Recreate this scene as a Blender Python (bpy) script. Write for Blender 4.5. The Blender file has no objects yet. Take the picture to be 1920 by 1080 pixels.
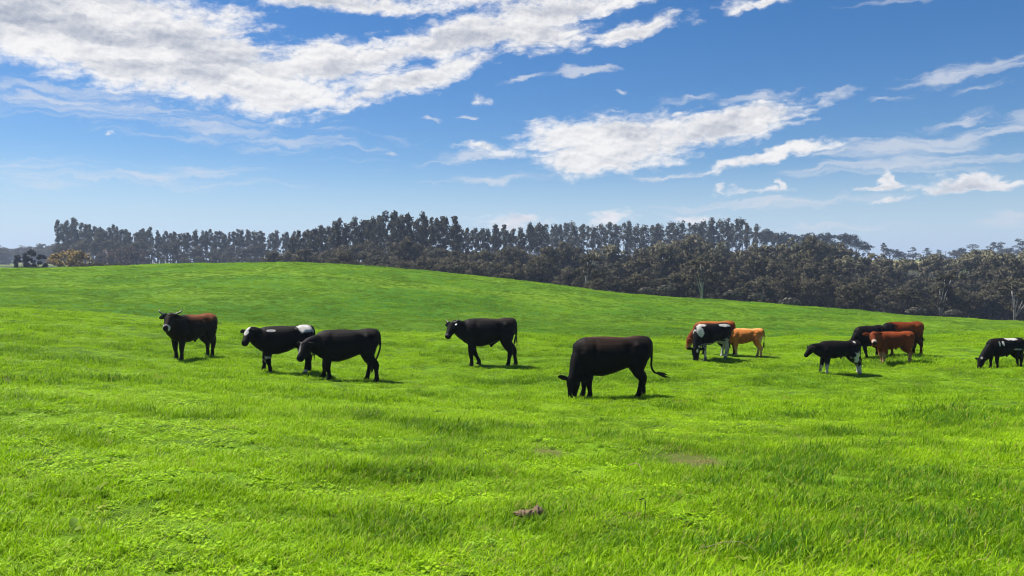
import bpy, math, random
import numpy as np
from mathutils import Vector, Matrix
rng = np.random.default_rng(7); random.seed(7)
S = bpy.context.scene
COL = S.collection
R_ = math.radians

# ------------------------------------------------------------------ camera, light, sky
cam_d = bpy.data.cameras.new('camera'); cam = bpy.data.objects.new('camera', cam_d); COL.objects.link(cam)
cam_d.sensor_width = 36; cam_d.lens = 18/math.tan(math.atan(960/1478.0)); cam_d.clip_start = 0.05; cam_d.clip_end = 9000
cam.location = (0, 0, 1.65); cam.rotation_euler = (R_(90) - math.atan(35/1478.0), 0, 0)
S.camera = cam
S.view_settings.view_transform = 'Standard'; S.view_settings.look = 'None'; S.view_settings.gamma = 1
S.view_settings.exposure = 1.08
S.cycles.use_denoising = True; S.cycles.denoising_prefilter = 'ACCURATE'; S.cycles.filter_width = 1.1
S.cycles.max_bounces = 6; S.cycles.diffuse_bounces = 2; S.cycles.glossy_bounces = 2; S.cycles.transmission_bounces = 3
S.cycles.volume_bounces = 0; S.cycles.transparent_max_bounces = 4
S.cycles.sample_clamp_indirect = 4
SUN_AZ, SUN_EL = R_(-58), R_(57)            # azimuth from +Y, negative = left
sd = Vector((math.sin(SUN_AZ)*math.cos(SUN_EL), math.cos(SUN_AZ)*math.cos(SUN_EL), math.sin(SUN_EL)))
sun_d = bpy.data.lights.new('sun', 'SUN'); sun = bpy.data.objects.new('sun', sun_d); COL.objects.link(sun)
sun_d.energy = 4.2; sun_d.angle = R_(0.53); sun_d.color = (1.0, 0.95, 0.87)
sun.rotation_euler = (-sd).to_track_quat('-Z', 'Y').to_euler(); sun.location = (-60, 60, 80)

W = bpy.data.worlds.new('World'); S.world = W; W.use_nodes = True
W.cycles.sampling_method = 'MANUAL'; W.cycles.sample_map_resolution = 512
nt = W.node_tree; nt.nodes.clear()
class NB:
    """small helper to write node trees as expressions"""
    def __init__(s, tree): s.t = tree
    def put(s, sock, v):
        if isinstance(v, bpy.types.NodeSocket): s.t.links.new(v, sock)
        elif v is not None: sock.default_value = v
    def node(s, typ, ins=(), **props):
        n = s.t.nodes.new(typ)
        for k, v in props.items(): setattr(n, k, v)
        for k, v in (ins.items() if isinstance(ins, dict) else enumerate(ins)): s.put(n.inputs[k], v)
        return n
    def m(s, op, a, b=None, c=None, clamp=False):
        return s.node('ShaderNodeMath', [a, b, c], operation=op, use_clamp=clamp).outputs[0]
    def v(s, op, a, b=None, out=0):
        return s.node('ShaderNodeVectorMath', [a, b], operation=op).outputs[out]
    def smooth(s, x, lo, hi, a=0.0, b=1.0):
        return s.node('ShaderNodeMapRange', [x, lo, hi, a, b], interpolation_type='SMOOTHSTEP').outputs[0]
    def lin(s, x, lo, hi, a=0.0, b=1.0):
        return s.node('ShaderNodeMapRange', [x, lo, hi, a, b]).outputs[0]
    def noise(s, vec, scale, detail=2.0, rough=0.5, dist=0.0, out=0):
        return s.node('ShaderNodeTexNoise', {'Vector': vec, 'Scale': scale, 'Detail': detail, 'Roughness': rough, 'Distortion': dist}).outputs[out]
    def mix(s, f, a, b, blend='MIX'):
        n = s.node('ShaderNodeMix', data_type='RGBA', blend_type=blend)
        s.put(n.inputs[0], f); s.put(n.inputs[6], a); s.put(n.inputs[7], b); return n.outputs[2]
    def xyz(s, x, y, z=0.0): return s.node('ShaderNodeCombineXYZ', [x, y, z]).outputs[0]

def build_world():
    b = NB(nt)
    sky = b.node('ShaderNodeTexSky', sky_type='NISHITA', sun_disc=False, sun_elevation=SUN_EL, sun_rotation=SUN_AZ)
    sky.altitude = 900; sky.air_density = 1.0; sky.dust_density = 0.35; sky.ozone_density = 3.0
    hs = b.node('ShaderNodeHueSaturation', {'Hue': 0.505, 'Saturation': 1.35, 'Value': 1.0, 'Color': sky.outputs[0]})
    tc = b.node('ShaderNodeTexCoord').outputs['Generated']
    d = b.v('NORMALIZE', tc)
    sp = b.node('ShaderNodeSeparateXYZ', [d]).outputs
    az = b.m('MULTIPLY', b.m('ARCTAN2', sp[0], sp[1]), 1478.0)
    el = b.m('MULTIPLY', b.m('ARCSINE', sp[2]), 1478.0)
    P = b.xyz(az, el)
    w1 = b.v('SUBTRACT', b.noise(b.v('MULTIPLY', P, (1/170, 1/100, 1)), 1.0, 2, .5, out=1), (.5, .5, .5))
    w2 = b.v('SUBTRACT', b.noise(b.v('MULTIPLY', P, (1/42, 1/26, 1)), 1.0, 3, .6, out=1), (.5, .5, .5))
    Pw = b.v('ADD', P, b.v('ADD', b.v('MULTIPLY', w1, (95, 48, 0)), b.v('MULTIPLY', w2, (52, 30, 0))))
    def field(ells):
        acc = None
        for cx, cy, rx, ry, rot, wt in ells:
            u = (cx-960)/1478; a = math.atan(u); e = math.atan((505-cy)/1478*math.cos(a))
            mp = b.node('ShaderNodeMapping', {'Vector': Pw, 'Location': (a*1478, e*1478, 0), 'Rotation': (0, 0, R_(rot)), 'Scale': (rx, ry, 1)}, vector_type='TEXTURE').outputs[0]
            ln = b.v('LENGTH', mp, out=1)
            f = b.m('MULTIPLY', b.m('SUBTRACT', 1.0, ln), wt)
            acc = f if acc is None else b.node('ShaderNodeMath', [acc, f, 0.12], operation='SMOOTH_MAX').outputs[0]
        return acc
    THICK = [(60, 20, 420, 100, -4, 1.25), (300, 95, 330, 88, -10, 1.25), (470, 150, 230, 62, 0, 1.1), (640, 118, 240, 45, 10, 1.0),
             (880, 72, 210, 42, 9, 1.0), (790, 148, 230, 24, 16, .9), (1010, 70, 130, 40, 8, .9), (1040, 20, 200, 32, 6, .9), (1190, 58, 120, 18, 10, .8),
             (620, 2, 240, 20, 0, .9), (900, -20, 320, 42, 0, 1.0), (1190, -5, 130, 22, 8, .8), (1440, 0, 90, 12, 4, .6),
             (1150, 262, 205, 58, 4, 1.1), (1370, 234, 170, 38, 6, 1.0), (1100, 300, 130, 36, -4, 1.0), (900, 286, 75, 10, -6, .5), (1450, 295, 150, 14, 9, .75),
             (1415, 361, 56, 9, 0, .6), (1450, 352, 15, 14, 0, .8), (1375, 357, 12, 12, 0, .7), (1654, 344, 13, 20, 0, .85), (1640, 358, 32, 6, 0, .7),
             (1805, 352, 100, 12, 0, .9), (1790, 342, 50, 18, 0, .9), (1840, 338, 22, 14, 0, .8), (1140, 412, 40, 16, 0, .8), (960, 418, 95, 14, 0, .7),
             (230, 257, 9, 4, 0, .5), (888, 178, 20, 8, 10, .5),
             (1300, 410, 60, 10, 0, .6), (1660, 380, 30, 8, 0, .6)]
    WISP = [(1085, 137, 105, 12, 9, 1.15), (1178, 168, 22, 8, 0, 1.0), (880, 216, 22, 7, 0, 1.0), (810, 222, 26, 6, 0, .9), (730, 284, 26, 6, 0, .9), (990, 150, 60, 9, 8, 1.0), (1290, 190, 60, 8, 5, .8), (870, 300, 120, 14, 4, .9), (1250, 330, 160, 10, 3, .8), (1560, 290, 90, 10, 8, 1.0), (1720, 268, 230, 26, 5, 1.0), (1690, 308, 230, 20, 2, 1.0), (1860, 245, 170, 20, 8, .9), (1820, 138, 130, 20, 4, 1.0), (1560, 174, 70, 8, 4, .9), (1410, 182, 90, 13, 6, 1.0),
            (1450, 385, 280, 14, 1, .9), (920, 336, 150, 10, 3, .9), (1800, 222, 80, 10, 8, .7), (1650, 188, 50, 6, 0, .7), (1500, 430, 200, 14, 0, .6),
            (150, 190, 300, 40, -4, .7), (480, 250, 360, 40, -4, .55), (250, 330, 420, 40, 2, .5), (1900, 410, 80, 18, 0, .6), (1840, 166, 60, 8, 0, .8), (1680, 5, 160, 8, 0, .5)]
    # the same broken cloud goes on over the rest of the sky
    outside = b.m('MAXIMUM', b.smooth(b.m('ABSOLUTE', az), 1000, 1350), b.smooth(el, 560, 760))
    gen = b.noise(b.v('MULTIPLY', d, (2.2, 2.2, 4.5)), 1.0, 4, .55)
    gen = b.m('MULTIPLY', b.m('MULTIPLY', b.m('SUBTRACT', gen, .56), 5.0), b.smooth(el, 40, 200))
    gen = b.m('SUBTRACT', b.m('MULTIPLY', b.m('ADD', gen, 1.0), outside), 1.0)
    mt = b.m('MAXIMUM', field(THICK), gen)
    mw = field(WISP)
    def fb(p):      # fine ragged fbm plus rounded billows
        f = b.noise(b.v('MULTIPLY', p, (1/80, 1/46, 1)), 1.0, 10, .60)
        pw = b.v('ADD', p, b.v('MULTIPLY', w2, (26, 16, 0)))
        vo = b.node('ShaderNodeTexVoronoi', {'Vector': b.v('MULTIPLY', pw, (1/27, 1/16, 1)), 'Scale': 1.0, 'Detail': 2.0, 'Roughness': .6, 'Lacunarity': 2.1}, voronoi_dimensions='2D', feature='F1', normalize=True).outputs['Distance']
        return b.m('ADD', b.m('MULTIPLY', f, .70), b.m('MULTIPLY', b.m('SUBTRACT', 1.0, vo), .30))
    n1 = fb(P)
    n2 = fb(b.v('ADD', P, (-4.0, 6.0, 0.0)))
    fe = b.node('ShaderNodeMapping', {'Vector': Pw, 'Rotation': (0, 0, R_(10)), 'Scale': (190, 17, 1)}, vector_type='TEXTURE').outputs[0]
    fe = b.noise(fe, 1.0, 6, .6)      # feathered streaks drawn out along the wind
    D = b.m('ADD', b.m('MULTIPLY', mt, 1.9), b.m('ADD', b.m('MULTIPLY', b.m('SUBTRACT', n1, .565), 3.4), b.m('MULTIPLY', b.m('SUBTRACT', fe, .5), 2.2)))
    aT = b.smooth(D, -0.15, 1.05)
    st = b.noise(b.v('MULTIPLY', Pw, (1/150, 1/13, 1)), 1.0, 7, .62)
    DW = b.m('ADD', b.m('MULTIPLY', mw, 1.3), b.m('MULTIPLY', b.m('SUBTRACT', st, .56), 2.6))
    aW = b.m('MULTIPLY', b.smooth(DW, 0.0, 1.0), 0.66)
    # shade: thick middles grey, edges and sunward bulges bright
    rel = b.m('MULTIPLY', b.m('SUBTRACT', n1, n2), 1.7)
    big = b.noise(b.v('MULTIPLY', Pw, (1/210, 1/62, 1)), 1.0, 5, .55)
    th = b.m('MULTIPLY', b.smooth(mt, .10, 1.0), b.smooth(big, .38, .60))
    lit = b.m('SUBTRACT', b.m('ADD', .97, rel), b.m('MULTIPLY', th, .66), clamp=True)
    ccol = b.mix(lit, (2.9, 3.35, 4.3, 1), (9.2, 9.0, 8.85, 1))
    low = b.smooth(el, 60, 220)
    ccol = b.mix(low, b.mix(.35, ccol, (5.9, 6.3, 7.2, 1)), ccol)
    sky_c = b.mix(b.m('MULTIPLY', b.smooth(el, 215, -5), .96), hs.outputs[0], (4.9, 6.3, 7.9, 1))
    c = b.mix(aW, sky_c, (7.0, 7.2, 7.7, 1))
    c = b.mix(b.m('MULTIPLY', aT, .97), c, ccol)
    bg = b.node('ShaderNodeBackground', {'Color': c, 'Strength': 0.05})
    b.t.links.new(bg.outputs[0], b.node('ShaderNodeOutputWorld').inputs[0])
build_world()

# ------------------------------------------------------------------ helpers
def tag(o, label=None, cat=None, group=None, kind=None):
    if label: o['label'] = label
    if cat: o['category'] = cat
    if group: o['group'] = group
    if kind: o['kind'] = kind
    return o
def mesh(name, V, Fc, mat=None, smooth=False):
    me = bpy.data.meshes.new(name); me.from_pydata([tuple(map(float, v)) for v in V], [], [tuple(map(int, f)) for f in Fc])
    if mat: me.materials.append(mat)
    if smooth: me.polygons.foreach_set('use_smooth', [True]*len(me.polygons))
    me.update(); return me
def link(name, data, parent=None, loc=None):
    o = bpy.data.objects.new(name, data); COL.objects.link(o)
    if parent: o.parent = parent
    if loc is not None: o.location = loc
    return o
def material(name):
    m = bpy.data.materials.new(name); m.use_nodes = True; m.node_tree.nodes.clear()
    b = NB(m.node_tree); out = b.node('ShaderNodeOutputMaterial'); return m, b, out
def principled(b, out, col, rough=.6, spec=.3, **kw):
    p = b.node('ShaderNodeBsdfPrincipled'); b.put(p.inputs['Base Color'], col); b.put(p.inputs['Roughness'], rough)
    b.put(p.inputs['Specular IOR Level'], spec)
    for k, v in kw.items(): b.put(p.inputs[k.replace('_', ' ')], v)
    b.t.links.new(p.outputs[0], out.inputs[0]); return p
def tube(pts, rad, n=6, V=None, Fc=None):
    """tapered tube along points"""
    V = [] if V is None else V; Fc = [] if Fc is None else Fc
    pts = [np.array(p, float) for p in pts]; o = len(V)
    for i, p in enumerate(pts):
        t = pts[min(i+1, len(pts)-1)] - pts[max(i-1, 0)]; t /= np.linalg.norm(t)+1e-9
        a = np.cross(t, [0.13, 1, 0.07]); a /= np.linalg.norm(a)+1e-9; c = np.cross(t, a)
        for k in range(n):
            q = 2*math.pi*k/n; V.append(p + rad[i]*(a*math.cos(q)+c*math.sin(q)))
    for i in range(len(pts)-1):
        for k in range(n):
            k2 = (k+1) % n; Fc.append((o+i*n+k, o+i*n+k2, o+(i+1)*n+k2, o+(i+1)*n+k))
    Fc.append(tuple(o+k for k in range(n))[::-1]); Fc.append(tuple(o+(len(pts)-1)*n+k for k in range(n)))
    return V, Fc

# ------------------------------------------------------------------ terrain heights
F = 1478.0; HR = 505.0; EYE = 1.65
def u_of(px): return (px-960.0)/F
def z_at(row, y): return EYE - (row-HR)/F*y
COLS = [-700, 0, 260, 540, 960, 1440, 1920, 2620]
ROWS = [  # depth, z per column
 (1.2, [0.05,0.04,0.03,0.02,0.0,0.0,0.0,0.0]),
 (4.5, [0.12,0.05,0.0,-0.04,-0.08,-0.09,-0.07,0.0]),
 (10., [0.25,0.0,-0.2,-0.38,-0.52,-0.58,-0.52,-0.3]),
 (18., [0.2,-0.35,-0.62,-0.92,-1.2,-1.3,-1.2,-0.7]),
 (26., [0.3,-0.25,-0.62,-0.95,-1.3,-1.42,-1.2,-0.6]),
 (36., [0.5]+[z_at(r,36) for r in (581,596,617,627,636,621)]+[-0.2]),
 (50., [-0.7,-1.7,-2.3,-2.9,-3.3,-3.8,-3.4,-2.6]),
 (60., [-0.6,-1.3,-2.0,-2.6,-3.1,-3.8,-3.8,-3.6]),
 (80., [1.0]+[z_at(r,80) for r in (536,536,537,571,602,618)]+[-5.5]),
 (105.,[2.4]+[z_at(r,105) for r in (502.5,500,493,523,572,607)]+[-8]),
 (140.,[2.2,1.0,0.6,0.2,-4.0,-9.0,-12.0,-13.]),
 (200.,[1.0,-0.6,-1.5,-3.0,-7.0,-9.5,-11.0,-12.]),
 (340.,[4.0,3.3,3.3,3.0,2.0,4.0,1.0,0.0]),
 (520.,[6.,4.,4.,4.,6.,7.5,z_at(488,520),7.]),
 (900.,[10.,9.,9.,9.,9.,9.,9.,9.]),
 (2600.,[10.]*8),
]
_c=[];_z=[]
for y,zs in ROWS:
    for px,z in zip(COLS,zs):
        u=u_of(px); _c.append((u*y,y)); _z.append(z)
for R,z in ((1.2,0.05),(5,.1),(15,.2),(40,.3),(120,.5),(400,4),(2600,10)):
    for a in (95,140,180,-140,-95):
        _c.append((R*math.sin(math.radians(a)),R*math.cos(math.radians(a)))); _z.append(z)
_c=np.array(_c);_z=np.array(_z)
def _emb(x,y):
    R=np.sqrt(x*x+y*y)+0.6
    return np.stack([1.3*x/R,1.3*y/R,np.log(R)],-1)
_E=_emb(_c[:,0],_c[:,1]); _n=len(_E)
def _phi(d): return d**2.0*np.sqrt(d)
def _dist(A,B): return np.sqrt(np.maximum((A*A).sum(1)[:,None]+(B*B).sum(1)[None]-2*A@B.T,0))
_A=np.zeros((_n+4,_n+4)); _A[:_n,:_n]=_phi(_dist(_E,_E))+1e-4*np.eye(_n)
_A[:_n,_n]=1;_A[:_n,_n+1:]=_E;_A[_n,:_n]=1;_A[_n+1:,:_n]=_E.T
_W=np.linalg.solve(_A,np.r_[_z,np.zeros(4)])
def _hash(ix,iy,s):
    h=(ix.astype(np.int64)*374761393+iy.astype(np.int64)*668265263+s*974634777)&0x7fffffff
    h=((h^(h>>13))*1274126177)&0x7fffffff
    return ((h^(h>>16))&0xffff)/65535.0*2*math.pi
def perlin(x,y,s=0):
    x0=np.floor(x);y0=np.floor(y);fx=x-x0;fy=y-y0
    u=fx*fx*fx*(fx*(fx*6-15)+10);v=fy*fy*fy*(fy*(fy*6-15)+10)
    def g(i,j):
        a=_hash(x0+i,y0+j,s);return np.cos(a)*(fx-i)+np.sin(a)*(fy-j)
    a=g(0,0)+u*(g(1,0)-g(0,0));b=g(0,1)+u*(g(1,1)-g(0,1))
    return (a+v*(b-a))*1.4
def base_h(x,y):
    x=np.atleast_1d(np.asarray(x,float));y=np.atleast_1d(np.asarray(y,float));out=np.empty(len(x))
    for i in range(0,len(x),20000):
        e=_emb(x[i:i+20000],y[i:i+20000])
        out[i:i+20000]=_phi(_dist(e,_E))@_W[:_n]+_W[_n]+e@_W[_n+1:]
    return out
def height(x,y):
    x=np.atleast_1d(np.asarray(x,float));y=np.atleast_1d(np.asarray(y,float))
    R=np.hypot(x,y)
    z=base_h(x,y)
    k1=np.clip((R-1.5)/5,0,1)
    k2=np.clip((R-40)/25,0,1)
    z=z+k1*(0.055*perlin(x/2.3,y/2.0,1)+0.05*perlin(x/1.05,y/0.9,2)+0.07*perlin(x/5.5,y/4.5,3)+0.05*perlin(x/3.6+.3*y,y/1.15,9))
    z=z+k2*(0.08*perlin(x/3.4,y/2.2,4)+0.34*perlin(x/19,y/10,5)+0.055*perlin(x/1.6,y/1.1,7))
    z=z+np.clip((R-400)/400,0,1)*3*perlin(x/260,y/260,6)
    return z
def spot(px, row, smooth=False):
    """where the ground is met along a sight line: world x, y, z of a standing place"""
    ys = np.geomspace(2.5, 60, 2500); u = u_of(px); z = base_h(u*ys, ys) if smooth else height(u*ys, ys); r = HR + F*(EYE-z)/ys
    i = int(np.argmax(r <= row)); return float(u*ys[i]), float(ys[i]), float(height([u*ys[i]], [ys[i]])[0])
SOIL = [(spot(1290, 863), .40), (spot(1030, 850), .2), (spot(995, 968), .12), (spot(20, 712), .25), (spot(1510, 915), .12)]
def soil_amt(x, y):
    s = np.zeros(len(x))
    for (cx, cy, cz), r in SOIL:
        d = np.hypot((x-cx), (y-cy)*.7)/r + .35*perlin(x*6, y*6, 21)
        s = np.maximum(s, np.clip(1.6-d*1.2, 0, 1))
    return s
def build_ground():
    rad = np.concatenate([np.geomspace(.5, 8, 60)[:-1], np.arange(8, 40, .28), np.arange(40, 122, .40), np.geomspace(122, 2600, 70)])
    az = np.radians(np.concatenate([np.arange(-49, 49.01, .22), np.arange(53, 308, 4.0)]))
    nR, nA = len(rad), len(az)
    A, Rr = np.meshgrid(az, rad); x = (Rr*np.sin(A)).ravel(); y = (Rr*np.cos(A)).ravel(); z = height(x, y)
    V = np.column_stack([x, y, z]); V = np.vstack([V, [[0, 0, float(height([0], [0.01])[0])]]])
    i = np.arange(nR-1)[:, None]; j = np.arange(nA)[None]; j2 = (j+1) % nA
    Q = np.stack(np.broadcast_arrays(i*nA+j, i*nA+j2, (i+1)*nA+j2, (i+1)*nA+j), -1).reshape(-1, 4)[:, ::-1]
    me = bpy.data.meshes.new('ground')
    T = np.column_stack([np.full(nA, nR*nA), (np.arange(nA)+1) % nA, np.arange(nA)])[:, ::-1]
    loops = np.concatenate([Q.ravel(), T.ravel()]); nq, ntri = len(Q), len(T)
    me.vertices.add(len(V)); me.vertices.foreach_set('co', V.ravel())
    me.loops.add(len(loops)); me.loops.foreach_set('vertex_index', loops)
    me.polygons.add(nq+ntri)
    me.polygons.foreach_set('loop_start', np.concatenate([np.arange(nq)*4, nq*4+np.arange(ntri)*3]))
    me.polygons.foreach_set('use_smooth', np.ones(nq+ntri, bool))
    a = me.attributes.new('soil', 'FLOAT', 'POINT'); sv = np.zeros(len(V)); near = np.hypot(V[:, 0], V[:, 1]) < 30
    sv[near] = soil_amt(V[near, 0], V[near, 1]); a.data.foreach_set('value', sv)
    me.update(calc_edges=True); me.validate()
    m, b, out = material('pasture_turf')
    pos = b.node('ShaderNodeNewGeometry').outputs['Position']
    n1 = b.noise(pos, .22, 5, .6); n2 = b.noise(pos, 1.6, 5, .65); n3 = b.noise(pos, 14, 3, .6)
    dist = b.v('LENGTH', b.v('MULTIPLY', pos, (1, 1, 0)), out=1)
    n4 = b.noise(b.v('MULTIPLY', pos, (.05, .11, 0)), 1.0, 4, .6)
    c = b.mix(b.smooth(n1, .35, .65), (.11, .25, .006, 1), (.18, .33, .006, 1))
    c = b.mix(b.smooth(n2, .42, .72), c, (.085, .20, .008, 1))
    c = b.mix(b.m('MULTIPLY', b.smooth(n4, .45, .65), .55), c, (.21, .31, .02, 1))
    c = b.mix(b.m('MULTIPLY', b.smooth(n3, .5, .7), .5), c, (.07, .14, .006, 1))
    so = b.node('ShaderNodeAttribute', attribute_name='soil').outputs['Fac']
    c = b.mix(so, c, b.mix(b.smooth(b.noise(pos, 55, 4, .7), .38, .62), (.035, .022, .012, 1), (.24, .16, .09, 1)))
    c = b.mix(b.smooth(dist, 38, 60), b.mix(b.smooth(n2, .35, .7), b.mix(.35, c, (.075, .13, .012, 1)), (.06, .11, .010, 1)), b.mix(.7, b.mix(.5, c, (0, 0, 0, 1)), b.mix(b.smooth(n4, .4, .62), (.048, .155, .007, 1), (.135, .245, .012, 1))))  # hill shading bands painted as light and dark greens by noise
    c = b.mix(b.m('MULTIPLY', b.smooth(dist, 46, 56), b.smooth(dist, 90, 64)), c, b.mix(.6, c, (.030, .105, .005, 1)))   # shade of the dip painted into the ground as a darker band
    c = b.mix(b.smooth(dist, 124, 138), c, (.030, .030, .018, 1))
    far = b.smooth(dist, 330, 430)
    c = b.mix(far, c, b.mix(b.smooth(b.noise(pos, .012, 3), .45, .6), (.10, .14, .03, 1), (.26, .21, .10, 1)))
    bmp = b.node('ShaderNodeBump', {'Strength': .55, 'Distance': .05, 'Height': b.m('ADD', b.noise(pos, 9, 6, .7), b.m('MULTIPLY', n2, 2.0))})
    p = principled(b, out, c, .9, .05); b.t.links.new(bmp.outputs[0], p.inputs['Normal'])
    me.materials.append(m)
    g = link('ground', me); tag(g, 'rolling green pasture falling to a dip and rising to a hill', 'pasture', kind='structure')
build_ground()
# ------------------------------------------------------------------ grass
def grass_material():
    m, b, out = material('grass_blade')
    ti = b.node('ShaderNodeAttribute', attribute_name='tint', attribute_type='INSTANCER').outputs['Fac']
    dr = b.node('ShaderNodeAttribute', attribute_name='dry', attribute_type='INSTANCER').outputs['Fac']
    sh = b.node('ShaderNodeAttribute', attribute_name='blade').outputs['Color']
    s = b.node('ShaderNodeSeparateColor', [sh]).outputs       # r = blade random, g = height along blade, b = straw
    c = b.mix(ti, (.042, .160, .004, 1), (.365, .60, .003, 1))
    c = b.mix(b.m('MULTIPLY', b.smooth(s[0], .45, 1.0), .75), c, (.42, .60, .018, 1))
    c = b.mix(b.m('MULTIPLY', b.smooth(s[0], .4, 0.0), .7), c, (.030, .095, .006, 1))
    c = b.mix(b.m('MULTIPLY', b.smooth(s[1], .3, 0), .55), c, (.14, .19, .02, 1))
    c = b.mix(b.m('MAXIMUM', b.m('MULTIPLY', s[2], .8), dr), c, (.36, .28, .10, 1))
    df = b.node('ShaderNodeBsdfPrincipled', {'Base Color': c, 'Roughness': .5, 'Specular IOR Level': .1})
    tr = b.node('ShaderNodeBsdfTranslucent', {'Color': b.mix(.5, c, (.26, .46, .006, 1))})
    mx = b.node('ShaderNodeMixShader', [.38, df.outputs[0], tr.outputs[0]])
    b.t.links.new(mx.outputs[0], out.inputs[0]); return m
def tuft(name, n, rad, hlo, hhi, wid, seg, lean, mat, curl=1.0):
    V = []; Fc = []; C = []
    for k in range(n):
        r = rad*math.sqrt(rng.random()); q = rng.random()*6.283; p = np.array([r*math.cos(q), r*math.sin(q), -.012])
        L = hlo+(hhi-hlo)*rng.random()**1.4; a = rng.random()*6.283
        dirn = np.array([math.cos(a), math.sin(a), 0])*rng.uniform(.1, 1.5)*curl + np.array(lean)
        sd_ = np.array([-math.sin(a), math.cos(a), 0]); w = wid*rng.uniform(.7, 1.3)
        br = rng.random(); straw = 1.0 if rng.random() < .05 else 0.0
        o = len(V); up = np.array([0, 0, 1.0])
        for i in range(seg+1):
            t = i/seg; dd = up*(1-.95*t*curl) + dirn*(.25+t*1.4); dd /= np.linalg.norm(dd)
            ww = w*(1-t**1.6)+.0004
            if i < seg:
                V += [p-sd_*ww, p+sd_*ww]; C += [(br, t, straw, 1)]*2
            else: V.append(p.copy()); C.append((br, t, straw, 1))
            p = p + dd*L/seg
        for i in range(seg-1): Fc.append((o+2*i, o+2*i+1, o+2*i+3, o+2*i+2))
        Fc.append((o+2*seg-2, o+2*seg-1, o+2*seg))
    me = mesh(name, V, Fc, mat, True)
    at = me.color_attributes.new('blade', 'FLOAT_COLOR', 'POINT'); at.data.foreach_set('color', np.array(C, float).ravel())
    return bpy.data.objects.new(name, me)
def clover(name, mat):
    """low rosette of small round leaves"""
    V = []; Fc = []; C = []
    for k in range(14):
        r = .09*math.sqrt(rng.random()); q = rng.random()*6.283; c0 = np.array([r*math.cos(q), r*math.sin(q), rng.uniform(.03, .07)])
        n = np.array([rng.normal(0, .45), rng.normal(0, .45), 1]); n /= np.linalg.norm(n); a = np.cross(n, [1, .2, 0]); a /= np.linalg.norm(a); b2 = np.cross(n, a)
        s = rng.uniform(.010, .019); o = len(V); br = rng.random()
        for i in range(6):
            t = i/6*6.283; V.append(c0+s*(a*math.cos(t)*1.25+b2*math.sin(t))+n*.006*math.cos(2*t)); C.append((br, .8, 0, 1))
        Fc.append(tuple(range(o, o+6)))
    me = mesh(name, V, Fc, mat); at = me.color_attributes.new('blade', 'FLOAT_COLOR', 'POINT'); at.data.foreach_set('color', np.array(C, float).ravel())
    return bpy.data.objects.new(name, me)
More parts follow.
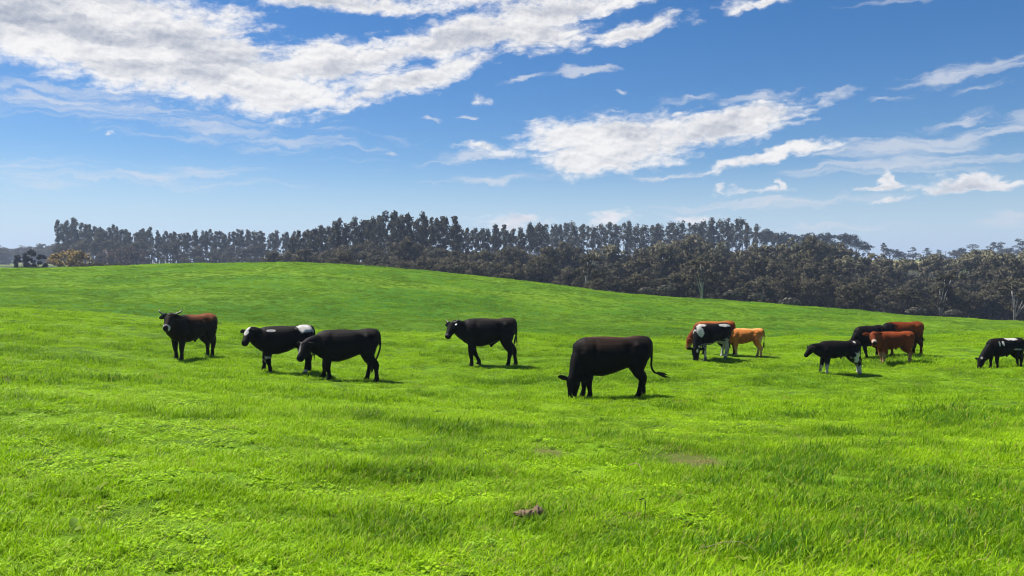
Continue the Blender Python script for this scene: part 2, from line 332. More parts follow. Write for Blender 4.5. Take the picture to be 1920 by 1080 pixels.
def build_grass():
    gm = grass_material()
    lib = bpy.data.collections.new('grass_library')
    objs = []
    for i in range(5): objs.append(tuft('a%d_tuft' % i, 40, .11, .03, .125, .0033, 4, (.20, -.10, 0), gm))
    for i in range(3): objs.append(clover('b%d_clover' % i, gm))
    for i in range(4): objs.append(tuft('c%d_tuft' % i, 52, .16, .035, .115, .0055, 3, (.18, -.08, 0), gm))
    for i in range(4): objs.append(tuft('d%d_clump' % i, 80, .30, .04, .12, .010, 2, (.15, 0, 0), gm))
    for o in objs: lib.objects.link(o)
    def sample(r0, r1, dens, half):
        n = int(dens*(r1*r1-r0*r0)/2*2*half)
        r = np.sqrt(rng.uniform(r0*r0, r1*r1, n)); a = rng.uniform(-half, half, n)
        return r*np.sin(a), r*np.cos(a)
    P = []
    for r0, r1, dens, kinds, sc in ((1.6, 7.5, 200, (0, 5), 1.0), (7.5, 14, 125, (0, 5), 1.08), (14, 27, 46, (8, 12), 1.0), (27, 42, 34, (8, 12), 1.1), (42, 70, 15, (12, 16), .85), (70, 124, 11, (12, 16), .95)):
        x, y = sample(r0, r1, dens, R_(46)); n = len(x)
        lush = perlin(x/1.5, y/.75, 31)*.6 + perlin(x/.5, y/.35, 32)*.45 + perlin(x/4.5, y/2.4, 33)*.6
        yel = perlin(x/2.2, y/1.5, 41)*.5 + perlin(x/9, y/6, 42)*.6 + perlin(x/.6, y/.45, 43)*.45
        so = soil_amt(x, y); keep = (rng.random(n) > so*1.05)
        keep &= (rng.random(n) < np.clip(1.25+1.5*lush, .72 if r0 < 14 else .35 if r0 < 42 else .8, 1))
        if r0 >= 42: lush = lush*.55
        idx = rng.integers(kinds[0], kinds[1], n)
        if kinds[0] == 0: idx = np.where((lush < -.18) & (rng.random(n) < .28), rng.integers(5, 8, n), idx)
        s = sc*np.clip(.74+1.05*lush, .30, 1.85)*rng.uniform(.75, 1.25, n)
        if r0 < 14: s = s*np.where(idx >= 5, 1.15, .86)
        tint = np.clip(.80+1.1*yel-1.1*np.clip(lush, 0, 1)+rng.normal(0, .16, n)-(.38-.45*perlin(x/15, y/6, 51)-.35*perlin(x/5, y/2.2, 52) if r0 >= 70 else .66-.3*perlin(x/12, y/5, 51) if r0 >= 42 else -.15 if r0 >= 27 else 0), 0, 1)  # shade of the dip and hill shading bands also put into the tint
        dry = np.where(rng.random(n) < .012+.25*so, rng.uniform(.4, .9, n), 0)
        z = height(x, y)
        rot = np.column_stack([rng.normal(0, .12, n), rng.normal(0, .12, n), rng.normal(0, 1.1, n)])
        scl = np.column_stack([np.maximum(s, sc*.85), np.maximum(s, sc*.85), s])
        P.append([np.column_stack([x, y, z])[keep], rot[keep], scl[keep], idx[keep], tint[keep], dry[keep]])
    pos, rot, scl, idx, tint, dry = [np.concatenate([p[i] for p in P]) for i in range(6)]
    me = bpy.data.meshes.new('grass'); me.vertices.add(len(pos)); me.vertices.foreach_set('co', pos.ravel())
    for nm, ty, arr, key in (('rot', 'FLOAT_VECTOR', rot, 'vector'), ('scl', 'FLOAT_VECTOR', scl, 'vector'), ('idx', 'INT', idx.astype(np.int32), 'value'), ('tint', 'FLOAT', tint, 'value'), ('dry', 'FLOAT', dry, 'value')):
        me.attributes.new(nm, ty, 'POINT').data.foreach_set(key, arr.ravel())
    me.materials.append(gm)
    g = link('grass', me); tag(g, 'lush bright green grass covering the pasture', 'grass', kind='stuff')
    ng = bpy.data.node_groups.new('grass_scatter', 'GeometryNodeTree')
    ng.interface.new_socket('Geometry', in_out='INPUT', socket_type='NodeSocketGeometry')
    ng.interface.new_socket('Geometry', in_out='OUTPUT', socket_type='NodeSocketGeometry')
    N = ng.nodes; L = ng.links
    gi = N.new('NodeGroupInput'); go = N.new('NodeGroupOutput')
    ci = N.new('GeometryNodeCollectionInfo'); ci.inputs['Collection'].default_value = lib; ci.inputs['Separate Children'].default_value = True; ci.inputs['Reset Children'].default_value = True
    ip = N.new('GeometryNodeInstanceOnPoints'); ip.inputs['Pick Instance'].default_value = True
    def na(nm, ty):
        n = N.new('GeometryNodeInputNamedAttribute'); n.data_type = ty; n.inputs['Name'].default_value = nm; return n.outputs['Attribute']
    L.new(gi.outputs[0], ip.inputs['Points']); L.new(ci.outputs[0], ip.inputs['Instance'])
    L.new(na('idx', 'INT'), ip.inputs['Instance Index']); L.new(na('scl', 'FLOAT_VECTOR'), ip.inputs['Scale'])
    er = N.new('FunctionNodeEulerToRotation'); L.new(na('rot', 'FLOAT_VECTOR'), er.inputs[0]); L.new(er.outputs[0], ip.inputs['Rotation'])
    L.new(ip.outputs[0], go.inputs[0])
    md = g.modifiers.new('scatter', 'NODES'); md.node_group = ng
build_grass()
# ------------------------------------------------------------------ cattle
def nrm(v): v = np.asarray(v, float); return v/(np.linalg.norm(v)+1e-12)
def loft(V, Fc, rings, n=16):
    """rings: (centre, side, up, half_width, half_height, top_narrowing)"""
    o = len(V)
    for c, s, u, w, h, k in rings:
        for i in range(n):
            t = 2*math.pi*i/n; ct, st = math.cos(t), math.sin(t)
            ct = math.copysign(abs(ct)**.82, ct); st = math.copysign(abs(st)**.82, st)
            V.append(np.asarray(c)+np.asarray(s)*w*ct*(1-k*max(0, st)**2)+np.asarray(u)*h*st)
    m = len(rings)
    for i in range(m-1):
        for j in range(n):
            j2 = (j+1) % n; Fc.append((o+i*n+j, o+i*n+j2, o+(i+1)*n+j2, o+(i+1)*n+j))
    for e, rv in ((0, True), (m-1, False)):
        V.append(np.asarray(rings[e][0], float)); c = len(V)-1
        for j in range(n):
            f = (o+e*n+j, o+e*n+(j+1) % n, c); Fc.append(f[::-1] if rv else f)
def limb(V, Fc, pts, ws, hs, lat=(0, 1, 0), n=12):
    pts = [np.array(p, float) for p in pts]; rr = []
    # resample with Catmull-Rom so joints bend softly
    P = [2*pts[0]-pts[1]]+pts+[2*pts[-1]-pts[-2]]; sub = 4
    for i in range(len(pts)-1):
        for q in range(sub + (1 if i == len(pts)-2 else 0)):
            t = q/sub; p0, p1, p2, p3 = P[i:i+4]
            c = .5*(2*p1+(p2-p0)*t+(2*p0-5*p1+4*p2-p3)*t*t+(3*p1-p0-3*p2+p3)*t**3)
            rr.append((c, ws[i]*(1-t)+ws[i+1]*t, hs[i]*(1-t)+hs[i+1]*t))
    R = []
    for i, (c, w, h) in enumerate(rr):
        t = nrm(rr[min(i+1, len(rr)-1)][0]-rr[max(i-1, 0)][0]); l = np.asarray(lat, float)
        s = nrm(l-t*l.dot(t)); u = np.cross(t, s); R.append((c, s, u, w, h, 0))
    loft(V, Fc, R, n)
def coat_material():
    m, b, out = material('cattle_coat')
    c = b.node('ShaderNodeAttribute', attribute_name='coat').outputs['Color']
    pos = b.node('ShaderNodeTexCoord').outputs['Object']
    n = b.noise(pos, 7, 4, .6); n2 = b.noise(b.v('MULTIPLY', pos, (20, 60, 60)), 1.5, 3, .6)
    c = b.mix(.45, c, b.mix(b.smooth(n, .3, .7), (.55, .52, .50, 1), (1.25, 1.22, 1.2, 1)), 'MULTIPLY')
    bp = b.node('ShaderNodeBump', {'Strength': .35, 'Distance': .012, 'Height': n2})
    p = principled(b, out, c, .6, .06); b.t.links.new(bp.outputs[0], p.inputs['Normal'])
    
    return m
COAT = coat_material()
def plain(name, col, rough=.5, spec=.4, nscale=0, amt=.35):
    m, b, out = material(name); c = (*col, 1)
    if nscale:
        n = b.noise(b.node('ShaderNodeTexCoord').outputs['Object'], nscale, 4, .6)
        c = b.mix(b.m('MULTIPLY', n, amt*2), c, (col[0]*.4, col[1]*.4, col[2]*.4, 1))
    principled(b, out, c, rough, spec); return m
TAGM = plain('ear_tag', (.75, .74, .70), .5, .3, 0); HORN = plain('horn', (.07, .06, .05), .4, .4, 20); EYE_M = plain('eye', (.006, .005, .005), .1, .6, 0); HAIR = plain('tail_hair', (.012, .011, .011), .7, .2, 40)
BLK = (.0055, .005, .0055); WHT = (.52, .50, .46); BRN = (.17, .052, .018); RED = (.17, .036, .010); TAN = (.50, .17, .035); DKB = (.013, .008, .0065); GRY = (.30, .28, .27)
def cow(name, label, foot, hpx, yaw, poll, hd, hup, base, patches=(), girth=1.0, legs=(0, 0, 0, 0), horns=0, tail=None, length=1.0, sheath=False, wet=0, ear=1.0, head=1.0, coatfun=None, eartilt=-.15, dew=0., eartag=False):
    """yaw: heading of the animal, degrees from -X turning toward the viewer (-Y). Local frame: +X forward, +Y its left, +Z up, 1.32 at the withers."""
    x0, y0, z0 = spot(*foot, smooth=True); sc = hpx*y0/F/1.32
    a = math.pi + R_(yaw); ca, sa = math.cos(a), math.sin(a)
    def gz(lx, ly):
        return float(height([x0+sc*(ca*lx-sa*ly)], [y0+sc*(sa*lx+ca*ly)])[0]-z0)/sc - .01
    V = []; Fc = []; X, Y, Z = np.eye(3); g = girth; Ln = length
    tor = [(-.885, 1.12, .14, .15), (-.86, 1.10, .20, .21), (-.77, 1.045, .275, .265), (-.58, 1.01, .315, .295), (-.36, .995, .312, .285), (-.10, .945, .36, .325), (.15, .915, .395, .335), (.36, .925, .395, .30), (.54, .945, .365, .255), (.68, .955, .30, .205), (.78, .955, .20, .14)]
    loft(V, Fc, [(X*x*Ln+Z*(1.32-(1.32-zc-hh)-hh*g + (0)), Y, Z, w*(.5+.5*g), hh*g, .26) for x, zc, hh, w in tor], 20)
    # shoulder, hip hooks and withers masses
    for s in (-1, 1):
        limb(V, Fc, [(.42*Ln, s*.10, 1.16), (.50*Ln, s*.16, .95), (.48*Ln, s*.17, .68)], [.07, .115, .085], [.10, .17, .12])
        limb(V, Fc, [(-.50*Ln, s*.12, 1.16), (-.60*Ln, s*.17, 1.02), (-.64*Ln, s*.18, .84)], [.08, .11, .115], [.10, .18, .20])
    P = np.array(poll, float); hd = nrm(hd); hup = nrm(np.array(hup, float)-hd*np.dot(hup, hd)); hs = np.cross(hup, hd); H = head
    # neck
    n0 = np.array([.42*Ln, 0, .955]); n3 = P+hd*.07*H-hup*.09*H; n1 = n0+np.array([.28, 0, .02 if P[2] > .8 else -.06]); n2 = n3-(hd*.10+hup*-.02)+np.array([-.08, 0, .02])
    rings = []; M = 9; prev = None
    for i in range(M):
        t = i/(M-1); c = (1-t)**3*n0+3*(1-t)**2*t*n1+3*(1-t)*t*t*n2+t**3*n3
        tg = nrm(-3*(1-t)**2*n0+3*((1-t)**2-2*(1-t)*t)*n1+3*(2*(1-t)*t-t*t)*n2+3*t*t*n3)
        lat = nrm(Y*(1-t)+hs*t*1.0) if np.dot(Y, hs) > -.2 else Y
        s = nrm(lat-tg*lat.dot(tg)); u = np.cross(tg, s); h = .35*(1-t)**1.15+.138*H*(1-(1-t)**1.15); w = .235*(1-t)+.112*H*t
        rings.append((c-u*(.03+dew)*math.sin(math.pi*t), s, u, w, h+dew*math.sin(math.pi*t), .25))
    loft(V, Fc, rings, 16)
    # head
    hr = [(-.04, -.085, .08, .06), (-.01, -.088, .112, .10), (.05, -.095, .126, .125), (.12, -.105, .134, .132), (.18, -.112, .120, .126), (.26, -.108, .100, .108), (.33, -.10, .088, .094), (.39, -.10, .090, .088), (.435, -.105, .088, .078), (.465, -.112, .062, .052)]
    loft(V, Fc, [(P+hd*f*H+hup*u*H, hs, hup, w*H, h*H, .12) for f, u, w, h in hr], 16)
    for s in (-1, 1):   # jaw cheek, nostril swell, ears
        e0 = P+hd*.045*H-hup*.03*H+hs*s*.085*H; dr = nrm(hs*s+hup*eartilt-hd*.12); L = .205*ear*H
        pts = [e0+dr*L*t-hup*.03*t*t for t in (0, .3, .6, .85, 1)]
        limb(V, Fc, pts, [.03*ear, .062*ear, .066*ear, .042*ear, .014], [.022, .021, .019, .017, .012], lat=hd*.8-hup*.6)
        limb(V, Fc, [P+hd*.36*H+hs*s*.035*H-hup*.06*H, P+hd*.445*H+hs*s*.04*H-hup*.085*H], [.03, .026], [.03, .026])
    # legs: front left, front right, hind left, hind right (left = local +Y)
    feet = []
    for k, s in ((0, 1), (1, -1)):
        d = legs[k]; gx = .46*Ln+d; gg = gz(gx, s*.15); feet.append((gx, s*.15, gg))
        limb(V, Fc, [(.47*Ln, s*.15, .84), (.455*Ln+d*.1, s*.16, .62), (.47*Ln+d*.45, s*.155, .365+gg*.5), (.455*Ln+d*.75, s*.15, .20+gg), (.455*Ln+d*.95, s*.15, .085+gg), (gx+.035, s*.15, gg-.02)],
             [.095, .080, .062, .042, .053, .060], [.165, .115, .076, .048, .060, .080])
    for k, s in ((2, 1), (3, -1)):
        d = legs[k]; gx = -.66*Ln+d; gg = gz(gx, s*.15); feet.append((gx, s*.15, gg))
        limb(V, Fc, [(-.62*Ln, s*.15, 1.02), (-.58*Ln+d*.1, s*.175, .76), (-.62*Ln+d*.25, s*.165, .58), (-.73*Ln+d*.5, s*.155, .43+gg*.4), (-.715*Ln+d*.75, s*.15, .26+gg), (-.70*Ln+d*.95, s*.15, .09+gg), (gx+.01, s*.15, gg-.02)],
             [.12, .13, .090, .060, .043, .053, .060], [.22, .20, .130, .090, .051, .060, .080])
    if sheath: limb(V, Fc, [(-.30*Ln, 0, .80), (-.17*Ln, 0, 1.32-.78*g+.10), (-.14*Ln, 0, 1.32-.78*g-.035)], [.09, .06, .022], [.15, .10, .025])
    tl = tail or [(-.84, 0, 1.25), (-.91, 0, 1.16), (-.925, 0, .90), (-.91, .02, .66)]
    tl = [(p[0]*Ln, p[1], p[2]) for p in tl]
    limb(V, Fc, tl, [.045]+[.026]*(len(tl)-2)+[.020], [.05]+[.026]*(len(tl)-2)+[.020])
    src = link('tmp', mesh('tmp', V, Fc)); md = src.modifiers.new('r', 'REMESH'); md.mode = 'VOXEL'; md.voxel_size = .0145
    sm = src.modifiers.new('s', 'SMOOTH'); sm.iterations = 9; sm.factor = .5
    dg = bpy.context.evaluated_depsgraph_get(); me = bpy.data.meshes.new_from_object(src.evaluated_get(dg)); me.name = name
    bpy.data.objects.remove(src)
    nv = len(me.vertices); co = np.empty(nv*3); me.vertices.foreach_get('co', co); co = co.reshape(-1, 3)
    # bony landmarks: flank hollow, hip hooks, ribs, shoulder blade, spine
    sgn = np.sign(co[:, 1]); ay = np.abs(co[:, 1]); xl = co[:, 0]/Ln; zz = co[:, 2]
    G = lambda x, z, rx, rz: np.exp(-((xl-x)/rx)**2-((zz-z)/rz)**2)
    side = np.clip((ay-.10)/.08, 0, 1)*((xl > -.95) & (xl < .75) & (zz > .45))
    dsp = -.042*G(-.38, 1.10, .11, .09)+.03*G(-.56, 1.16, .06, .05)-.022*G(-.70, 1.10, .07, .07)+.022*G(.50, .98, .08, .22)-.028*G(.32, 1.0, .06, .22)+.02*G(-.60, .82, .15, .14)
    dsp += .0022*np.sin((xl+.25*zz)*52)*np.clip(1-((xl-.02)/.30)**2, 0, 1)*np.clip(1-((zz-.86)/.30)**2, 0, 1)
    co[:, 1] += sgn*dsp*side
    co[:, 2] += .018*np.exp(-(co[:, 1]/.05)**2)*((zz > 1.15) & (xl < .5) & (xl > -.85))*np.clip(np.sin(xl*9+1)*.5+.6, 0, 1)
    me.vertices.foreach_set('co', co.ravel()); me.update()
    # coat colours
    col = np.tile(np.array(base, float), (nv, 1))
    rel = co-P; hc = np.column_stack([rel@hd, rel@hs, rel@hup])/H
    nz = perlin(co[:, 0]*5+co[:, 1]*3, co[:, 2]*5-co[:, 1]*2, 11)*.55+perlin(co[:, 0]*14+co[:, 1]*9, co[:, 2]*14, 12)*.3
    for sp, c, r, cl, soft in patches:
        q = hc if sp == 'h' else co; q = (q-np.array(c))/np.array(r)
        d = 1-np.sqrt((q*q).sum(1))+nz*(.95 if soft < .5 else .4); k = np.clip(d/soft+.5, 0, 1)[:, None]
        col = col*(1-k)+np.array(cl)*k
    if tuple(base) == BLK:      # patchy brown tint along the topline and flank
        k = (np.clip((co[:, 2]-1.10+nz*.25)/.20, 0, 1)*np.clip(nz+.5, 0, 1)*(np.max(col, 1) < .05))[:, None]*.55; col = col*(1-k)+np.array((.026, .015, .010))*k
    if coatfun: col = coatfun(co, hc, col, nz)
    hoof = co[:, 2] < .055
    col[hoof] = col[hoof]*.25+np.array((.02, .017, .015))*.75
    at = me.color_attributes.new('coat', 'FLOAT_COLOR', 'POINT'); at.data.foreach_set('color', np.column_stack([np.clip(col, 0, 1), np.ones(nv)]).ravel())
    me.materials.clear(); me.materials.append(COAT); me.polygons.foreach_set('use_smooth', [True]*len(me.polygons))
    root = link(name, None, loc=(x0, y0, z0)); root.scale = (sc,)*3; root.rotation_euler = (0, 0, a); tag(root, label, 'cattle', 'cattle grazing on the pasture')
    link('body', me, root)
    # tail switch of long hair
    e = np.array(tl[-1]); p = np.array(tl[-2]); dn = nrm(e-p); VV, FF = [], []
    if tail is None: dn = nrm(dn*.4+np.array([.05, 0, -1]))
    for q in range(9):
        o = rng.normal(0, .010, 3); w = rng.normal(0, .035, 3); L = rng.uniform(.16, .27)
        tube([e-dn*.03+o, e+dn*L*.4+o*1.6+w*.5, e+dn*L+o+w], [.015, .017, .002], 5, VV, FF)
    link('tail_switch', mesh('tail_switch', VV, FF, HAIR, True), root)
    for s in (-1, 1):
        ec = P+hd*.135*H+hs*s*.112*H-hup*.045*H; VV = []; FF = []
        tube([ec-hs*s*.016, ec-hs*s*.006, ec+hs*s*.004, ec+hs*s*.010], [.010, .019, .017, .006], 8, VV, FF); link('eye', mesh('eye', VV, FF, EYE_M, True), root)
        if horns:
            b0 = P+hs*s*.075*H+hup*.0*H+hd*.0; hl = .20*horns
            pp = [b0, b0+hs*s*hl*.45-hd*hl*.05, b0+hs*s*hl*.85-hd*hl*.32+hup*.02, b0+hs*s*hl*1.0-hd*hl*.78+hup*.03]
            VV, FF = tube(pp, [.034, .030, .020, .004], 8); link('horn', mesh('horn', VV, FF, HORN, True), root)
    if eartag:
        c0 = P+hd*.05*H-hup*.05*H+hs*.17*H; VV = [c0+hs*a*.028+hd*b_*.032+hup*(.034+.004*q) for q in (0, 1) for a, b_ in ((-1, -1), (1, -1), (1, 1), (-1, 1))]
        link('ear_tag', mesh('ear_tag', VV, [(3, 2, 1, 0), (4, 5, 6, 7), (0, 1, 5, 4), (1, 2, 6, 5), (2, 3, 7, 6), (3, 0, 4, 7)], TAGM), root)
    return root
LEFTC = (0, 1, 0)   # local left, toward the viewer for animals heading left
def band(lo, hi):
    """colour the lower legs between heights"""
    def f(co, hc, col, nz):
        k = (np.clip((hi+nz*.25-co[:, 2])/.06, 0, 1)*(1-np.clip((nz-.12)*8, 0, 1)*.75)*((co[:, 0] < .62) & ~((hc[:, 0] > -.1) & (np.abs(hc[:, 1]) < .3) & (np.abs(hc[:, 2]+.1) < .2))))[:, None]
        return col*(1-k)+np.array(WHT)*.85*k
    return f
def build_cattle():
    # 1 horned bull, three-quarter view, looking at the viewer
    def bullcoat(co, hc, col, nz):
        k = np.clip((co[:, 2]-1.05+nz*.14)/.20, 0, 1)*np.clip((.30-co[:, 0])/.3, 0, 1); col = col*(1-k[:, None])+np.array((.20, .07, .028))*k[:, None]
        k = (np.clip((np.hypot((hc[:, 0]-.43)/1.0, hc[:, 1]/1.15)-.055)/.01, 0, 1)*np.clip((hc[:, 0]-.345)/.015, 0, 1)*(np.abs(hc[:, 1]) < .13)*(np.abs(hc[:, 2]+.09) < .14))[:, None]
        return col*(1-k)+np.array((.55, .52, .5))*k
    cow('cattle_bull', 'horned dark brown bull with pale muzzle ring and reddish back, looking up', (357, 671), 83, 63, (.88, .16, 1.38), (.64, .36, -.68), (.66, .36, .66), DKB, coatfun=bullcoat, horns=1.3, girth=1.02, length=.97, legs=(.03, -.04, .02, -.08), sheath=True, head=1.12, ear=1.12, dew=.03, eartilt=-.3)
    # 2 black heifer with a white blaze
    cow('cattle_heifer', 'black heifer with white forehead blaze and white rump patch, standing', (530, 701), 90, 20, (.90, .24, 1.28), (.36, .62, -.70), (.42, .62, .66), BLK,
        [('h', (.09, -.01, .03), (.19, .075, .10), WHT, .22), ('b', (-.56, .13, 1.25), (.19, .17, .17), WHT, .22), ('b', (.33, .22, 1.22), (.10, .1, .035), WHT, .3), ('b', (-.30, .2, .62), (.16, .2, .09), WHT, .4), ('b', (.1, .1, .55), (.14, .2, .05), GRY, .4), ('b', (.46, .2, .48), (.2, .08, .04), GRY, .4), ('b', (.47, -.15, .36), (.1, .05, .08), WHT, .4), ('b', (-.66, .15, .06), (.2, .1, .05), WHT, .4)],
        girth=.98, length=.92, legs=(-.07, .10, .06, -.08), head=1.03)
    # 3 black cow, lowered head turned to the viewer
    cow('cattle_cow', 'all-black cow with greyish face and lowered head beside the blazed heifer', (646, 712), 98, 12, (.96, .34, 1.06), (.36, .52, -.78), (.40, .62, .66), BLK,
        [('h', (.22, -.09, -.02), (.20, .07, .10), (.20, .18, .18), .4), ('h', (.03, -.07, 0), (.05, .07, .05), (.12, .10, .10), .4), ('b', (-.2, .2, .58), (.1, .1, .04), GRY, .5)], girth=1.02, length=.96, legs=(-.06, .10, -.12, .12), tail=[(-.84, 0, 1.25), (-.91, 0, 1.16), (-.92, -.02, .85), (-.84, -.04, .6), (-.76, -.05, .42)], head=1.05)
    # 4 horned black steer
    cow('cattle_steer', 'black steer with small curved horns standing side-on, head up', (912, 684), 88, 6, (.98, .18, 1.22), (.40, .52, -.74), (.52, .55, .66), BLK,
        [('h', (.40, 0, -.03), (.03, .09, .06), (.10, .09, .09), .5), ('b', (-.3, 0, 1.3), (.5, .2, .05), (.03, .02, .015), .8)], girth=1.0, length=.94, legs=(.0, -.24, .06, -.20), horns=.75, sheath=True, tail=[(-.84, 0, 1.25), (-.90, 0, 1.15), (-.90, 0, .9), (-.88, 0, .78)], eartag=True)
    # 5 big black grazing cow
    cow('cattle_cow', 'large black cow grazing with ears spread and tail flicked out', (1143, 748), 116, 2, (.82, .28, .50), (.10, .12, -1), (.35, .95, .1), BLK,
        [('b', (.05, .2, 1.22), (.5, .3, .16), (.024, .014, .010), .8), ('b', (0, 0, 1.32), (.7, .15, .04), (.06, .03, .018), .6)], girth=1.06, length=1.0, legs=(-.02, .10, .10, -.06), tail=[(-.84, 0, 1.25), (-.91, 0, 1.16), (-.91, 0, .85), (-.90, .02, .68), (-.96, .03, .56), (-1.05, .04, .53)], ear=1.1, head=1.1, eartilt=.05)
    # 6 black and white grazing cow
    cow('cattle_cow', 'black and white patched cow grazing in front of a red one', (1333, 673), 65, 24, (.80, .20, .44), (.12, .16, -1), (.35, .92, .15), BLK,
        [('b', (.64, .16, 1.06), (.10, .30, .22), WHT, .22), ('b', (.48, .1, 1.27), (.2, .25, .04), WHT, .25), ('b', (-.52, .16, 1.24), (.26, .16, .05), WHT, .25), ('b', (-.25, .1, .55), (.5, .3, .12), WHT, .3), ('b', (-.55, .2, .55), (.18, .2, .26), GRY, .3), ('b', (.2, .1, .5), (.3, .3, .10), GRY, .3), ('h', (.10, .02, .03), (.06, .04, .08), WHT, .3), ('h', (-.05, .08, .03), (.05, .05, .08), WHT, .3)],
        coatfun=band(0, .50), girth=1.04, length=.94, legs=(-.08, .06, .06, -.02), tail=[(-.84, 0, 1.25), (-.91, 0, 1.16), (-.91, .02, .8), (-.90, .03, .5)], head=1.12, ear=1.1)
    # 7 red cow behind it
    cow('cattle_cow', 'red-brown cow grazing half hidden behind the black and white one', (1337, 664), 62, 6, (1.02, -.02, .66), (.25, 0, -1), (1, 0, .25), RED,
        [('b', (0, 0, 1.3), (.8, .3, .10), (.36, .12, .03), .6), ('b', (0, 0, .35), (1, .4, .22), (.34, .2, .10), .5)], girth=1.0, legs=(-.04, .08, -.14, .04))
    # 8 tan calf
    cow('cattle_calf', 'small tan calf with dark tail tip and pale legs', (1398, 666), 53, -14, (.92, -.1, .72), (.5, -.1, -.85), (.85, 0, .5), TAN,
        [('b', (-.1, 0, 1.33), (.9, .25, .08), (.62, .30, .10), .6), ('b', (-.86, 0, 1.1), (.08, .1, .18), BLK, .3), ('b', (-.1, 0, .85), (.6, .5, .22), (.32, .09, .022), .8), ('b', (-.75, .1, .8), (.2, .25, .2), (.55, .36, .2), .4), ('b', (0, 0, .25), (1.2, .4, .3), (.5, .3, .15), .5)], girth=.92, legs=(-.02, .10, -.06, .08), length=.92)
    # 9 black calf with white hind legs
    cow('cattle_calf', 'black calf with white lower legs walking, head held low and forward', (1571, 704), 63, 6, (1.13, .04, 1.13), (.66, .12, -.74), (.78, .1, .62), BLK,
        [('b', (-.72, .2, .70), (.16, .2, .20), WHT, .25), ('b', (-.35, .15, .66), (.2, .2, .06), GRY, .3), ('b', (-.62, .1, 1.26), (.06, .12, .04), WHT, .3)], coatfun=band(0, .40), girth=.88, length=1.04, legs=(.02, .16, -.16, -.24), sheath=True)
    # 10 black bull behind the calf
    cow('cattle_bull', 'black bull grazing behind the red calf, head hidden low', (1629, 672), 61, 26, (.86, -.15, .60), (.25, -.25, -.9), (.8, -.1, .5), BLK, [('b', (-.1, .3, .95), (.5, .2, .3), (.012, .011, .014), .7)], girth=1.06, legs=(-.18, .06, .0, -.05), sheath=True, length=.92)
    # 11 red calf facing the viewer
    cow('cattle_calf', 'red-brown calf with large ears and pale muzzle facing the viewer', (1675, 682), 60, 8, (1.05, .24, 1.30), (.20, .66, -.66), (.28, .62, .70), RED,
        [('b', (-.2, 0, 1.25), (.8, .3, .16), (.24, .052, .013), .7), ('h', (.36, 0, -.07), (.06, .12, .12), (.5, .40, .33), .25), ('h', (.45, 0, -.08), (.06, .06, .08), (.02, .015, .013), .25), ('b', (-.88, 0, .8), (.12, .12, .4), (.32, .17, .09), .5), ('b', (0, 0, .22), (1.2, .5, .26), (.36, .20, .11), .5), ('b', (.2, .3, .85), (.5, .2, .3), (.11, .026, .010), .8)], girth=.93, legs=(.04, -.06, .06, -.22), ear=1.35, eartilt=.0, head=1.1, sheath=True)
    # 12 red bull with a black shoulder, behind
    cow('cattle_bull', 'red-brown bull with black forequarters standing at the back of the group with the red calf', (1690, 668), 61, 8, (1.02, -.1, .75), (.4, -.1, -.9), (.85, 0, .5), RED,
        [('b', (.75, 0, 1.0), (.40, .5, .6), BLK, .3), ('b', (-.55, .1, 1.0), (.35, .4, .28), (.20, .045, .013), .8), ('b', (-.2, 0, .55), (.9, .5, .45), (.035, .016, .010), .7)], girth=1.0, length=1.04, legs=(0, .05, -.08, .05))
    # 13 black and white at the frame edge
    cow('cattle_cow', 'black cow with small white flank flashes grazing apart at the field edge', (1884, 687), 57, 8, (1.20, .08, .50), (.36, .14, -.9), (.88, .15, .42), BLK,
        [('b', (.40, .25, 1.08), (.045, .2, .09), WHT, .3), ('b', (.24, .25, 1.10), (.045, .2, .09), WHT, .3), ('b', (-.25, .1, 1.27), (.26, .25, .05), WHT, .25), ('h', (.0, .07, -.02), (.05, .05, .05), GRY, .3), ('b', (-.4, .25, .85), (.2, .2, .04), GRY, .4)], girth=1.02, legs=(-.05, .05, 0, -.1), sheath=True, head=1.08)
build_cattle()
# ------------------------------------------------------------------ trees
def leaf_material(name, c1, c2, c3, tr=.25):
    m, b, out = material(name)
    rd = b.node('ShaderNodeObjectInfo').outputs['Random']
    pos = b.node('ShaderNodeTexCoord').outputs['Object']
    lf = b.node('ShaderNodeAttribute', attribute_name='leaf').outputs['Fac']
    c = b.mix(rd, (*c1, 1), (*c2, 1))
    c = b.mix(b.m('MULTIPLY', b.smooth(b.noise(pos, .55, 3), .42, .68), .7), c, (*c3, 1))
    c = b.mix(.6, c, b.mix(lf, (.78, .78, .78, 1), (1.22, 1.22, 1.2, 1)), 'MULTIPLY')
    df = b.node('ShaderNodeBsdfPrincipled', {'Base Color': c, 'Roughness': .8, 'Specular IOR Level': .08})
    t = b.node('ShaderNodeBsdfTranslucent', {'Color': c})
    mx = b.node('ShaderNodeMixShader', [tr, df.outputs[0], t.outputs[0]]); b.t.links.new(mx.outputs[0], out.inputs[0]); return m
M_EUC = leaf_material('eucalyptus_leaf', (.030, .033, .018), (.056, .053, .027), (.070, .058, .033))
M_BRD = leaf_material('woodland_leaf', (.056, .054, .030), (.098, .090, .055), (.120, .104, .068), .35)
M_PAL = leaf_material('pale_leaf', (.16, .155, .12), (.20, .19, .15), (.12, .12, .09), .2)
M_OLV = leaf_material('olive_leaf', (.13, .13, .075), (.18, .165, .10), (.15, .13, .085), .2)
M_GLD = leaf_material('golden_leaf', (.30, .22, .075), (.32, .23, .08), (.22, .20, .07), .3)
M_DRK = leaf_material('dark_leaf', (.018, .020, .016), (.024, .026, .02), (.03, .03, .024), .1)
M_RUS = leaf_material('russet_leaf', (.085, .062, .045), (.10, .07, .05), (.07, .06, .04), .2)
